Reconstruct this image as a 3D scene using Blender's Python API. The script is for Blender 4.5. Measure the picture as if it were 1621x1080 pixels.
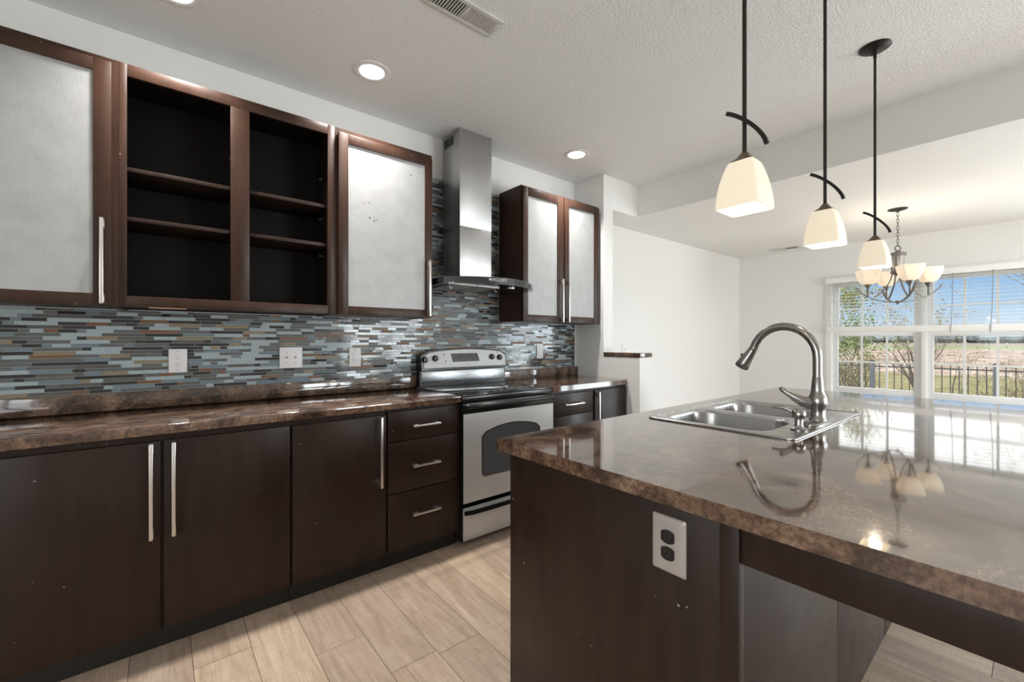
import bpy, bmesh, math, random
from mathutils import Vector, Matrix, noise as mnoise
random.seed(7)
for o in list(bpy.data.objects):
    bpy.data.objects.remove(o, do_unlink=True)
SC = bpy.context.scene
COL = SC.collection
PI = math.pi

# ------------------------------------------------------------------ camera
F_PX, THETA = 682.0, math.radians(50.73)
cam_d = bpy.data.cameras.new('camera')
cam_d.sensor_width = 36.0
cam_d.lens = F_PX / 1621.0 * 36.0
cam_d.shift_y = -2.0 / 1621.0
cam_d.clip_start, cam_d.clip_end = 0.02, 2000
cam = bpy.data.objects.new('camera', cam_d)
cam.location = (0, 0, 1.25)
cam.rotation_euler = (PI / 2, 0, THETA - PI / 2)
COL.objects.link(cam)
SC.camera = cam

# ------------------------------------------------------------------ colour, world, sun
vs = SC.view_settings
vs.view_transform = 'Standard'
vs.look = 'None'
vs.gamma = 1.0
vs.use_curve_mapping = False
vs.exposure = 0.36
SC.display_settings.display_device = 'sRGB'
cy = SC.cycles
cy.max_bounces = 10
cy.diffuse_bounces = 6
cy.glossy_bounces = 5
cy.transmission_bounces = 6
cy.transparent_max_bounces = 12
cy.sample_clamp_indirect = 6.0
cy.caustics_reflective = False
cy.caustics_refractive = False
cy.blur_glossy = 0.1
cy.use_denoising = True

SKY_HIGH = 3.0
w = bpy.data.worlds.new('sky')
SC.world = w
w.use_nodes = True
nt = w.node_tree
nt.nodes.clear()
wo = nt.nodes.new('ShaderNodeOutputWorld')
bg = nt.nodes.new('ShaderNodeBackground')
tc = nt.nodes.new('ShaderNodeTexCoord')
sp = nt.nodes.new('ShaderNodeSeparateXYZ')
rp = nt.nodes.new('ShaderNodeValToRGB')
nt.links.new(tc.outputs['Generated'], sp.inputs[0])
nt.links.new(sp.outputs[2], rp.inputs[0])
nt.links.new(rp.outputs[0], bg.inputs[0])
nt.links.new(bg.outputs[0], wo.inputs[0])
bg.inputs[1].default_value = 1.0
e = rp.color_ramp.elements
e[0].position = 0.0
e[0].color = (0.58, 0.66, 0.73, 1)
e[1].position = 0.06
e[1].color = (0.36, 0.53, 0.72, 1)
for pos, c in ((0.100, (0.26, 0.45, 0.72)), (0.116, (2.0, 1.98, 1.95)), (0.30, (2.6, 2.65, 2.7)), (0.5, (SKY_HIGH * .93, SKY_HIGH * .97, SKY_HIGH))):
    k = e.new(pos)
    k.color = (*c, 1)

def add_light(name, kind, loc, energy, color=(1, 1, 1), rot=(0, 0, 0), parent=None, **kw):
    d = bpy.data.lights.new(name, kind)
    d.energy = energy
    d.color = color
    for a, b in kw.items():
        setattr(d, a, b)
    o = bpy.data.objects.new(name, d)
    o.rotation_euler = rot
    COL.objects.link(o)
    if parent is not None:
        o.parent = parent
        o.location = Vector(loc) - ORG[parent.name]
    else:
        o.location = loc
    return o

ORG = {}
sun = add_light('sun', 'SUN', (-20, 20, 30), .5, (1.0, .95, .87), angle=math.radians(1))
sun.rotation_euler = Vector((0.55, -0.45, -0.75)).to_track_quat('-Z', 'Y').to_euler()
# daylight entering at the openings: sampling portals, they give no light of their own
for pl, pr, sx, sy in (((6.70, 0.81, 1.28), (0, PI / 2, 0), 1.45, 1.72),):
    p = add_light('daylight_portal', 'AREA', pl, 1.0, shape='RECTANGLE', size=sx, size_y=sy)
    p.rotation_euler = pr
    p.data.cycles.is_portal = True
# daylight coming in at the glass doors of the dining end (outside the camera's view); the rear lamp is fill added at an assumed window
add_light('patio_daylight', 'AREA', (6.80, -1.85, 1.06), 108.0, (.87, .94, 1.0), (0, PI / 2, 0), shape='RECTANGLE', size=2.02, size_y=2.16)
add_light('side_daylight', 'AREA', (3.8, -3.56, 1.08), 122.0, (.93, .97, 1.0), (PI / 2, 0, 0), shape='RECTANGLE', size=1.76, size_y=2.02)
add_light('rear_fill', 'AREA', (-2.56, -.6, 1.3), 48.0, (.98, .99, 1.0), (0, -PI / 2, 0), shape='RECTANGLE', size=1.66, size_y=2.96)

# ------------------------------------------------------------------ node helpers
def new_mat(name):
    m = bpy.data.materials.new(name)
    m.use_nodes = True
    n = m.node_tree
    n.nodes.clear()
    out = n.nodes.new('ShaderNodeOutputMaterial')
    b = n.nodes.new('ShaderNodeBsdfPrincipled')
    n.links.new(b.outputs[0], out.inputs[0])
    return m, n, b, out

def setin(b, **kw):
    names = dict(base='Base Color', rough='Roughness', metal='Metallic', ior='IOR', coat='Coat Weight', coatr='Coat Roughness',
                 emit='Emission Color', estr='Emission Strength', spec='Specular IOR Level', aniso='Anisotropic', trans='Transmission Weight', coatior='Coat IOR')
    for k_, v in kw.items():
        if k_ in ('base', 'emit'):
            v = (*v, 1)
        b.inputs[names[k_]].default_value = v

def simple(name, base, rough=.5, metal=0.0, bump=None, **kw):
    m, n, b, out = new_mat(name)
    setin(b, base=base, rough=rough, metal=metal, **kw)
    if bump:
        sc, st, dist = bump
        t = n.nodes.new('ShaderNodeTexCoord')
        no = n.nodes.new('ShaderNodeTexNoise')
        no.inputs['Scale'].default_value = sc
        no.inputs['Detail'].default_value = 3
        bu = n.nodes.new('ShaderNodeBump')
        bu.inputs['Strength'].default_value = st
        bu.inputs['Distance'].default_value = dist
        n.links.new(t.outputs['Object'], no.inputs['Vector'])
        n.links.new(no.outputs['Fac'], bu.inputs['Height'])
        n.links.new(bu.outputs[0], b.inputs['Normal'])
    return m

def tex(n, kind, coord=None, mapping=None, **kw):
    t = n.nodes.new('ShaderNodeTex' + kind)
    for k_, v in kw.items():
        if k_ in t.inputs.keys():
            t.inputs[k_].default_value = v
        else:
            setattr(t, k_, v)
    if coord is None:
        tcn = n.nodes.new('ShaderNodeTexCoord')
        coord = tcn.outputs['Object']
    if mapping:
        mp = n.nodes.new('ShaderNodeMapping')
        mp.inputs['Scale'].default_value = mapping
        n.links.new(coord, mp.inputs['Vector'])
        coord = mp.outputs[0]
    n.links.new(coord, t.inputs['Vector'])
    return t

def ramp(n, sock, stops):
    r = n.nodes.new('ShaderNodeValToRGB')
    el = r.color_ramp.elements
    while len(el) < len(stops):
        el.new(0.5)
    for x, (p, c) in zip(el, stops):
        x.position = p
        x.color = (*c, 1) if len(c) == 3 else c
    n.links.new(sock, r.inputs[0])
    return r

def mix(n, fac, a, b, mode='MIX'):
    m = n.nodes.new('ShaderNodeMix')
    m.data_type = 'RGBA'
    m.blend_type = mode
    for s, v in ((m.inputs[0], fac), (m.inputs[6], a), (m.inputs[7], b)):
        if isinstance(v, (int, float)):
            s.default_value = v
        elif isinstance(v, tuple):
            s.default_value = (*v, 1)
        else:
            n.links.new(v, s)
    return m.outputs[2]

def bump(n, b, sock, strength, dist):
    bu = n.nodes.new('ShaderNodeBump')
    bu.inputs['Strength'].default_value = strength
    bu.inputs['Distance'].default_value = dist
    n.links.new(sock, bu.inputs['Height'])
    n.links.new(bu.outputs[0], b.inputs['Normal'])

def W(v):
    return (v, v, v)

# ------------------------------------------------------------------ materials
def espresso(name, c1, c2, rough, chips=.985):
    m, n, b, out = new_mat(name)
    g = tex(n, 'Noise', mapping=(9, 9, 1.2), Scale=3.0, Detail=5.0)
    base = ramp(n, g.outputs['Fac'], [(.3, c1), (.7, c2)])
    v = tex(n, 'Voronoi', Scale=26.0)
    sp_ = ramp(n, v.outputs['Distance'], [(.0, W(1)), (.075, W(1)), (.095, W(0)), (1, W(0))])
    v2 = tex(n, 'Noise', Scale=7.0, Detail=2.0)
    msk = ramp(n, v2.outputs['Fac'], [(.0, W(0)), (.57, W(0)), (.63, W(1)), (1, W(1))])
    mm = n.nodes.new('ShaderNodeMath')
    mm.operation = 'MULTIPLY'
    n.links.new(sp_.outputs[0], mm.inputs[0])
    n.links.new(msk.outputs[0], mm.inputs[1])
    col = mix(n, mm.outputs[0], base.outputs[0], (.27, .23, .20))
    n.links.new(col, b.inputs['Base Color'])
    rr = tex(n, 'Noise', Scale=5.0, Detail=4.0)
    r2 = ramp(n, rr.outputs['Fac'], [(.3, W(rough - .07)), (.7, W(rough + .08))])
    n.links.new(r2.outputs[0], b.inputs['Roughness'])
    setin(b, spec=.26)
    return m

M = {}
M['wood'] = espresso('espresso_wood', (.019, .0098, .0068), (.029, .0155, .0105), .38)
M['wood_up'] = espresso('espresso_wood_frame', (.030, .0145, .0092), (.047, .0225, .0140), .36)
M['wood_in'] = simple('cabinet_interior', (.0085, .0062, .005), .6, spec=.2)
M['toe'] = simple('toe_kick_black', (.009, .007, .006), .5)
M['bare'] = simple('bare_wood', (.33, .2, .12), .8)
M['wall'] = simple('wall_paint', (.80, .80, .79), .6, bump=(160, .08, .002))

def ceiling_mat():
    m, n, b, out = new_mat('ceiling_texture')
    setin(b, base=(.845, .858, .865), rough=.9)
    a = tex(n, 'Noise', Scale=95.0, Detail=3.0, Roughness=.6)
    r = ramp(n, a.outputs['Fac'], [(.38, W(0)), (.62, W(1))])
    bump(n, b, r.outputs[0], .50, .003)
    return m
M['ceil'] = ceiling_mat()
M['ceil_d'] = simple('dining_ceiling_paint', (.82, .82, .81), .85, bump=(95, .18, .003))

def laminate(name):
    m, n, b, out = new_mat(name)
    a = tex(n, 'Noise', Scale=5.0, Detail=9.0, Roughness=.68, Distortion=1.6)
    base = ramp(n, a.outputs['Fac'], [(.28, (.018, .011, .008)), (.44, (.062, .034, .022)), (.57, (.160, .096, .063)), (.74, (.29, .205, .14))])
    f = tex(n, 'Noise', Scale=85.0, Detail=3.0, Roughness=.7)
    fr = ramp(n, f.outputs['Fac'], [(.34, W(.35)), (.5, W(.9)), (.68, W(1.5))])
    col = mix(n, .8, base.outputs[0], fr.outputs[0], 'MULTIPLY')
    s = tex(n, 'Noise', mapping=(40, 14, 40), Scale=1.6, Detail=4.0, Distortion=2.5)
    sr = ramp(n, s.outputs['Fac'], [(0, W(0)), (.66, W(0)), (.72, W(1)), (1, W(1))])
    sm = n.nodes.new('ShaderNodeMath')
    sm.operation = 'MULTIPLY'
    sm.inputs[1].default_value = .12
    n.links.new(sr.outputs[0], sm.inputs[0])
    col = mix(n, sm.outputs[0], col, (.42, .33, .25))
    n.links.new(col, b.inputs['Base Color'])
    rr = ramp(n, a.outputs['Fac'], [(.3, W(.045)), (.7, W(.085))])
    n.links.new(rr.outputs[0], b.inputs['Roughness'])
    setin(b, ior=1.62, coat=.45, coatr=.03, coatior=1.55)
    u = tex(n, 'Noise', mapping=(1, 3, 1), Scale=22.0, Detail=2.0)
    bump(n, b, u.outputs['Fac'], .05, .0010)
    return m
M['lam'] = laminate('granite_laminate')

def plank_mat():
    m, n, b, out = new_mat('oak_plank')
    at = n.nodes.new('ShaderNodeAttribute')
    at.attribute_name = 'plank'
    tcn = n.nodes.new('ShaderNodeTexCoord')
    ad = n.nodes.new('ShaderNodeVectorMath')
    ad.operation = 'MULTIPLY_ADD'
    ad.inputs[1].default_value = (13.7, 29.3, 5.1)
    n.links.new(at.outputs['Color'], ad.inputs[0])
    n.links.new(tcn.outputs['Object'], ad.inputs[2])
    co = ad.outputs[0]
    g = tex(n, 'Noise', coord=co, mapping=(7, .9, 1), Scale=2.2, Detail=6.0, Roughness=.62, Distortion=1.2)
    f = tex(n, 'Noise', coord=co, mapping=(95, 3.5, 1), Scale=1.6, Detail=5.0, Roughness=.7)
    c = ramp(n, g.outputs['Fac'], [(.26, (.33, .245, .175)), (.5, (.445, .345, .262)), (.74, (.54, .435, .345))])
    fr = ramp(n, f.outputs['Fac'], [(.3, W(.76)), (.55, W(1.0)), (.75, W(1.10))])
    col = mix(n, .75, c.outputs[0], fr.outputs[0], 'MULTIPLY')
    # fine saw marks across the boards
    s = tex(n, 'Noise', coord=co, mapping=(9, 120, 1), Scale=1.0, Detail=2.0)
    srm = ramp(n, s.outputs['Fac'], [(.3, W(.86)), (.5, W(1.0)), (.7, W(1.08))])
    col = mix(n, .55, col, srm.outputs[0], 'MULTIPLY')
    sx = n.nodes.new('ShaderNodeSeparateColor')
    n.links.new(at.outputs['Color'], sx.inputs[0])
    tint = ramp(n, sx.outputs[0], [(0, (.82, .80, .80)), (.5, (1.0, .97, .93)), (1, (1.1, 1.08, 1.06))])
    col = mix(n, .9, col, tint.outputs[0], 'MULTIPLY')
    n.links.new(col, b.inputs['Base Color'])
    setin(b, rough=.42)
    bump(n, b, f.outputs['Fac'], .15, .001)
    return m
M['plank'] = plank_mat()
M['seam'] = simple('floor_seam', (.10, .07, .05), .8)

def silver_mat():
    m, n, b, out = new_mat('silver_panel')
    a = tex(n, 'Noise', Scale=14.0, Detail=4.0)
    c = ramp(n, a.outputs['Fac'], [(.3, (.335, .34, .34)), (.7, (.38, .385, .385))])
    sp1 = tex(n, 'Voronoi', mapping=(1, 1, 1), Scale=9.0)
    s1 = ramp(n, sp1.outputs['Distance'], [(0, W(1)), (.035, W(1)), (.05, W(0)), (1, W(0))])
    k_ = tex(n, 'Noise', Scale=2.4, Detail=1.0)
    k2 = ramp(n, k_.outputs['Fac'], [(0, W(0)), (.60, W(0)), (.64, W(1)), (1, W(1))])
    mm = n.nodes.new('ShaderNodeMath')
    mm.operation = 'MULTIPLY'
    n.links.new(s1.outputs[0], mm.inputs[0])
    n.links.new(k2.outputs[0], mm.inputs[1])
    col = mix(n, mm.outputs[0], c.outputs[0], (.05, .045, .04))
    n.links.new(col, b.inputs['Base Color'])
    setin(b, rough=.5, metal=.15)
    f = tex(n, 'Noise', mapping=(1, 1, .45), Scale=75.0, Detail=3.0, Distortion=.8)
    bump(n, b, f.outputs['Fac'], .30, .002)
    return m
M['silver'] = silver_mat()

def steel_mat(name, base, rough, sc=(2, 2, 160)):
    m, n, b, out = new_mat(name)
    a = tex(n, 'Noise', mapping=sc, Scale=1.0, Detail=2.0)
    r = ramp(n, a.outputs['Fac'], [(.3, W(rough - .05)), (.7, W(rough + .06))])
    n.links.new(r.outputs[0], b.inputs['Roughness'])
    cl = tex(n, 'Noise', Scale=3.0, Detail=3.0)
    c = ramp(n, cl.outputs['Fac'], [(.35, tuple(x * .9 for x in base)), (.7, base)])
    n.links.new(c.outputs[0], b.inputs['Base Color'])
    setin(b, metal=1.0)
    return m
M['steel'] = steel_mat('stainless_steel', (.52, .52, .515), .36)
M['oven'] = steel_mat('oven_steel', (.56, .56, .555), .44)
M['oven'].node_tree.nodes['Principled BSDF'].inputs['Metallic'].default_value = .55
M['ctrl'] = steel_mat('control_panel_steel', (.44, .44, .435), .5)
M['ctrl'].node_tree.nodes['Principled BSDF'].inputs['Metallic'].default_value = .4
M['splash'] = steel_mat('splash_steel', (.30, .31, .32), .26)
M['sink'] = steel_mat('sink_steel', (.43, .43, .425), .27, (90, 2, 2))
M['nickel'] = simple('brushed_nickel', (.32, .31, .295), .22, 1.0)
M['pull'] = simple('satin_nickel_pull', (.74, .71, .68), .34, 1.0)
M['chrome'] = simple('chrome', (.7, .7, .7), .15, 1.0)
M['bronze'] = simple('dark_bronze', (.022, .019, .017), .38, .5)
M['bronze_brown'] = simple('brown_bronze_cap', (.17, .12, .075), .4, .6)  # brown metal of the pendant shade caps
M['pewter'] = simple('chandelier_pewter', (.20, .19, .18), .36, .8)
M['black'] = simple('black_enamel', (.008, .008, .008), .22)
M['blackglass'] = simple('black_ceramic_glass', (.006, .006, .007), .06, ior=1.6)
M['ovenglass'] = simple('oven_window_glass', (.075, .08, .085), .12, ior=1.7)
M['hoodglass'] = simple('hood_smoked_band', (.022, .025, .029), .16, ior=1.6)
M['filter'] = simple('hood_filter_mesh', (.45, .44, .41), .42, .7, bump=(260, .4, .002))
M['plate'] = simple('white_plastic', (.80, .79, .80), .35)
M['dark_detail'] = simple('slot_dark', (.03, .03, .03), .6)  # shared dark colour of outlet slots, vent slots and scuff marks
M['nickelplate'] = simple('satin_wall_plate', (.42, .39, .365), .42, .35)
M['trim'] = simple('white_trim_paint', (.80, .80, .80), .4)
M['vinyl'] = simple('white_vinyl', (.74, .75, .76), .4)
M['slat'] = simple('white_blind_slat', (.88, .88, .87), .45)
def translucent_slat():
    m, n, b, out = new_mat('translucent_blind_slat')
    setin(b, base=(.9, .9, .89), rough=.45)
    t = n.nodes.new('ShaderNodeBsdfTranslucent')
    t.inputs[0].default_value = (.9, .9, .88, 1)
    mx = n.nodes.new('ShaderNodeMixShader')
    mx.inputs[0].default_value = .5
    n.links.new(b.outputs[0], mx.inputs[1])
    n.links.new(t.outputs[0], mx.inputs[2])
    n.links.new(mx.outputs[0], out.inputs[0])
    return m
M['slat_t'] = translucent_slat()
M['register'] = simple('painted_register', (.60, .60, .58), .5)
M['duct'] = simple('dark_duct', (.03, .028, .025), .8)
M['fence'] = simple('grey_fence_post', (.085, .09, .10), .5)
M['picket'] = simple('dark_fence_picket', (.05, .05, .052), .5)
M['bark'] = simple('grey_brown_bark', (.14, .11, .085), .9)
M['label'] = simple('pale_print', (.55, .56, .57), .5)
M['logo'] = simple('logo_print', (.62, .64, .66), .4)
M['dash'] = simple('grey_print', (.22, .22, .23), .5)

def emit_mat(name, col, st, base=(.8, .8, .8)):
    m, n, b, out = new_mat(name)
    setin(b, base=base, rough=.3, emit=col, estr=st)
    return m
M['bulb'] = emit_mat('lamp_bulb', (1.0, .93, .80), 1.6)
M['down'] = emit_mat('downlight_lens', (1.0, .97, .92), 14.0)
M['shade'] = emit_mat('frosted_shade', (1.0, .86, .62), .40, (.62, .58, .50))
M['shade_c'] = emit_mat('frosted_bowl_shade', (1.0, .78, .55), .42, (.60, .54, .45))

def glass_mat():
    m, n, b, out = new_mat('window_pane')
    n.nodes.remove(b)
    t = n.nodes.new('ShaderNodeBsdfTransparent')
    t.inputs[0].default_value = (.97, .98, .98, 1)
    g = n.nodes.new('ShaderNodeBsdfGlossy')
    g.inputs['Roughness'].default_value = .02
    fz = n.nodes.new('ShaderNodeFresnel')
    fz.inputs[0].default_value = 1.45
    mx = n.nodes.new('ShaderNodeMixShader')
    ge = n.nodes.new('ShaderNodeNewGeometry')
    inv = n.nodes.new('ShaderNodeMath')
    inv.operation = 'SUBTRACT'
    inv.inputs[0].default_value = 1.0
    n.links.new(ge.outputs['Backfacing'], inv.inputs[1])
    mu_ = n.nodes.new('ShaderNodeMath')
    mu_.operation = 'MULTIPLY'
    n.links.new(fz.outputs[0], mu_.inputs[0])
    n.links.new(inv.outputs[0], mu_.inputs[1])
    n.links.new(mu_.outputs[0], mx.inputs[0])
    n.links.new(t.outputs[0], mx.inputs[1])
    n.links.new(g.outputs[0], mx.inputs[2])
    n.links.new(mx.outputs[0], out.inputs[0])
    return m
M['pane'] = glass_mat()

def ground_mat(name, stops, sc, detail=8.0, mapping=None):
    m, n, b, out = new_mat(name)
    a = tex(n, 'Noise', Scale=sc, Detail=detail, Roughness=.7, mapping=mapping)
    c = ramp(n, a.outputs['Fac'], stops)
    n.links.new(c.outputs[0], b.inputs['Base Color'])
    setin(b, rough=.95, spec=.1)
    return m
M['lawn'] = ground_mat('rough_grass', [(.35, (.09, .075, .04)), (.5, (.14, .125, .05)), (.65, (.20, .165, .10))], 1.4)
M['field'] = ground_mat('ploughed_field', [(.38, (.13, .09, .068)), (.5, (.21, .155, .12)), (.62, (.31, .25, .205))], .5, mapping=(.5, 1.2, 1))
M['strip'] = ground_mat('green_strip', [(.4, (.10, .14, .05)), (.6, (.15, .19, .08))], .2)
M['farfield'] = ground_mat('far_field', [(.4, (.13, .11, .08)), (.6, (.19, .16, .12))], .05)
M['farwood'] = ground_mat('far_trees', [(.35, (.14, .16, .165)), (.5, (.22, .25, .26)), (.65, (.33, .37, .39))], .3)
M['leaf'] = simple('spring_leaves', (.24, .24, .09), .8)
M['leaf_g'] = simple('green_leaves', (.15, .19, .07), .8)
M['leaf_d'] = simple('dry_leaves', (.24, .20, .10), .85)

# tiles
TILE_MATS = []
for nm, c, r, mt in (('pale_blue_glass_tile', (.37, .45, .485), .10, 0), ('grey_green_glass_tile', (.115, .13, .13), .10, 0), ('charcoal_glass_tile', (.022, .024, .026), .12, 0),
                     ('slate_stone_tile', (.085, .085, .075), .42, 0), ('rust_stone_tile', (.17, .075, .032), .5, 0), ('tan_stone_tile', (.25, .19, .115), .5, 0),
                     ('blue_grey_glass_tile', (.165, .22, .255), .10, 0)):
    mm_ = simple(nm, c, r, mt, bump=(30, .25, .0015), ior=1.55)
    TILE_MATS.append(mm_)
M['grout'] = simple('grey_grout', (.40, .40, .385), .8)

# ------------------------------------------------------------------ geometry helpers
class MB:
    """collects shapes in world coordinates, builds ONE mesh object"""
    def __init__(self):
        self.bm = bmesh.new()

    def box(self, x0, x1, y0, y1, z0, z1, bevel=0.0, seg=2, mi=0):
        n0 = len(self.bm.verts)
        vs_ = [self.bm.verts.new(p) for p in ((x0, y0, z0), (x1, y0, z0), (x1, y1, z0), (x0, y1, z0), (x0, y0, z1), (x1, y0, z1), (x1, y1, z1), (x0, y1, z1))]
        fs = []
        for q in ((3, 2, 1, 0), (4, 5, 6, 7), (0, 1, 5, 4), (1, 2, 6, 5), (2, 3, 7, 6), (3, 0, 4, 7)):
            f = self.bm.faces.new([vs_[i] for i in q])
            f.material_index = mi
            fs.append(f)
        if bevel > 0:
            es = list({e_ for f in fs for e_ in f.edges})
            bmesh.ops.bevel(self.bm, geom=es, offset=bevel, segments=seg, affect='EDGES', profile=.5)
        return self

    def loft(self, loops, cap0=True, cap1=True, closed=True, mi=0):
        rows = [[self.bm.verts.new(p) for p in L] for L in loops]
        n = len(rows[0])
        for a, b in zip(rows, rows[1:]):
            for i in range(n if closed else n - 1):
                j = (i + 1) % n
                f = self.bm.faces.new((a[i], a[j], b[j], b[i]))
                f.material_index = mi
        if cap0:
            self.bm.faces.new(list(reversed(rows[0]))).material_index = mi
        if cap1:
            self.bm.faces.new(rows[-1]).material_index = mi
        return self

    def tube(self, pts, r, n=12, cap=True, mi=0, up=None):
        pts = [Vector(p) for p in pts]
        rs = r if isinstance(r, (list, tuple)) else [r] * len(pts)
        loops = []
        prev = None
        for i, p in enumerate(pts):
            t = (pts[min(i + 1, len(pts) - 1)] - pts[max(i - 1, 0)]).normalized()
            if prev is None:
                a = Vector(up) if up else (Vector((0, 0, 1)) if abs(t.z) < .9 else Vector((1, 0, 0)))
                u = (a - t * a.dot(t)).normalized()
            else:
                u = (prev - t * prev.dot(t)).normalized()
            prev = u
            v = t.cross(u)
            loops.append([p + (u * math.cos(2 * PI * k_ / n) + v * math.sin(2 * PI * k_ / n)) * rs[i] for k_ in range(n)])
        return self.loft(loops, cap, cap, mi=mi)

    def strap(self, pts, hw, hh, side, mi=0):
        """flat bar: hw half-width along 'side', hh half-thickness across"""
        pts = [Vector(p) for p in pts]
        s = Vector(side).normalized()
        loops = []
        for i, p in enumerate(pts):
            t = (pts[min(i + 1, len(pts) - 1)] - pts[max(i - 1, 0)]).normalized()
            v = t.cross(s).normalized()
            loops.append([p + s * hw + v * hh, p - s * hw + v * hh, p - s * hw - v * hh, p + s * hw - v * hh])
        return self.loft(loops, mi=mi)

    def lathe(self, c, prof, n=24, axis='Z', cap=True, mi=0):
        c = Vector(c)
        loops = []
        for r, h in prof:
            L = []
            for k_ in range(n):
                a = 2 * PI * k_ / n
                if axis == 'Z':
                    L.append(c + Vector((r * math.cos(a), r * math.sin(a), h)))
                elif axis == 'Y':
                    L.append(c + Vector((r * math.sin(a), h, r * math.cos(a))))
                else:
                    L.append(c + Vector((h, r * math.cos(a), r * math.sin(a))))
            loops.append(L)
        return self.loft(loops, cap, cap, mi=mi)

    def plate(self, outer, holes, z0, z1, mi=0):
        """flat slab with holes: outer / holes are lists of (x, y)"""
        bm = self.bm
        tops = []
        for z in (z1, z0):
            es, lv = [], []
            for L in [outer] + holes:
                v_ = [bm.verts.new((p[0], p[1], z)) for p in L]
                lv.append(v_)
                for i in range(len(v_)):
                    es.append(bm.edges.new((v_[i], v_[(i + 1) % len(v_)])))
            bmesh.ops.triangle_fill(bm, use_beauty=True, use_dissolve=False, edges=es)
            tops.append(lv)
        for a, b in zip(*tops):
            for i in range(len(a)):
                j = (i + 1) % len(a)
                bm.faces.new((a[i], a[j], b[j], b[i]))
        return self

    def build(self, name, mat, parent=None, smooth=35, org=None):
        bm = self.bm
        bmesh.ops.recalc_face_normals(bm, faces=bm.faces)
        o0 = Vector((0, 0, 0))
        if parent is not None:
            o0 = ORG[parent.name]
        elif org is not None:
            o0 = Vector(org)
        if o0.length > 0:
            bmesh.ops.translate(bm, verts=bm.verts, vec=-o0)
        me = bpy.data.meshes.new(name)
        bm.to_mesh(me)
        bm.free()
        for m_ in (mat if isinstance(mat, list) else [mat]):
            me.materials.append(m_)
        if smooth:
            for p in me.polygons:
                p.use_smooth = True
            me.set_sharp_from_angle(angle=math.radians(smooth))
        o = bpy.data.objects.new(name, me)
        COL.objects.link(o)
        if parent is not None:
            o.parent = parent
        else:
            o.location = o0
        ORG[o.name] = o0
        return o

def tag(o, label=None, cat=None, group=None, kind=None):
    for k_, v in (('label', label), ('category', cat), ('group', group), ('kind', kind)):
        if v:
            o[k_] = v
    return o

def thing(name, label, cat, loc, group=None):
    o = bpy.data.objects.new(name, None)
    o.empty_display_size = .05
    o.location = loc
    COL.objects.link(o)
    ORG[o.name] = Vector(loc)
    return tag(o, label, cat, group)

def struct(name, mb, mat, **kw):
    o = mb.build(name, mat, **kw)
    o['kind'] = 'structure'
    return o

def copy_tree(o, parent=None, shift=None):
    c = o.copy()
    COL.objects.link(c)
    if parent is not None:
        c.parent = parent
        ORG[c.name] = ORG[parent.name]
    else:
        c.location = Vector(o.location) + Vector(shift)
        ORG[c.name] = Vector(c.location)
    for ch in list(o.children):
        copy_tree(ch, c)
    return c

def text(s, name, mat, parent, loc, rot, size, extrude=.0004, align='CENTER'):
    cu = bpy.data.curves.new(name, 'FONT')
    cu.body = s
    cu.size = size
    cu.extrude = extrude
    cu.align_x = align
    cu.align_y = 'CENTER'
    cu.materials.append(mat)
    t = bpy.data.objects.new(name, cu)
    COL.objects.link(t)
    dg = bpy.context.evaluated_depsgraph_get()
    me = bpy.data.meshes.new_from_object(t.evaluated_get(dg))
    me.name = name
    bpy.data.objects.remove(t, do_unlink=True)
    t = bpy.data.objects.new(name, me)
    if not me.materials:
        me.materials.append(mat)
    COL.objects.link(t)
    t.parent = parent
    t.location = Vector(loc) - ORG[parent.name]
    t.rotation_euler = rot
    ORG[t.name] = ORG[parent.name]
    return t

def rrect(cx, cy_, hx, hy, r, n=6):
    pts = []
    for sx, sy, a0 in ((1, 1, 0), (-1, 1, PI / 2), (-1, -1, PI), (1, -1, 3 * PI / 2)):
        for i in range(n + 1):
            a = a0 + PI / 2 * i / n
            pts.append((cx + sx * (hx - r) + r * math.cos(a), cy_ + sy * (hy - r) + r * math.sin(a)))
    return pts

# ================================================================== SETTING
CEIL, CEIL_D = 2.735, 2.44
XR, XF, YW, YB, XL = 3.08, 6.62, 2.80, -3.40, -2.40     # return wall, window wall, kitchen wall, right wall, rear wall

# floor: planks along Y
fb = bmesh.new()
lay = fb.loops.layers.color.new('plank')
PW = .1905
x = .48 - PW * 16
rows_off = {}
i = 0
while x < XF:
    off = random.random() * 1.2
    y = YB - off
    if abs(x - .48) < .01:
        y = 1.81 - 1.22 * 5
    elif abs(x - (.48 + 2 * PW)) < .01:
        y = 1.51 - 1.22 * 5
    elif abs(x - (.48 + 10 * PW)) < .01:
        y = .111 - 1.22 * 4
    while y < YW:
        a, b_ = max(y, YB), min(y + 1.22, YW)
        xa, xb = max(x, XL), min(x + PW, XF)
        if b_ > a and xb > xa:
            g = .0011
            vv = [fb.verts.new(p) for p in ((xa + g, a + g, 0), (xb - g, a + g, 0), (xb - g, b_ - g, 0), (xa + g, b_ - g, 0))]
            f = fb.faces.new(vv)
            cc = (random.random(), random.random(), random.random(), 1)
            for lp in f.loops:
                lp[lay] = cc
        y += 1.22
    x += PW
fm = MB()
fm.bm.free()
fm.bm = fb
floor = struct('floor', fm, M['plank'], smooth=0)
s_ = MB().box(XL, XF, YB, YW, -.12, -.0012).build('floor_underlay', M['seam'], floor, smooth=0)

struct('wall_kitchen', MB().box(XL - .12, XF + .12, YW, YW + .12, -.12, 2.86), M['wall'], smooth=0)
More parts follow.
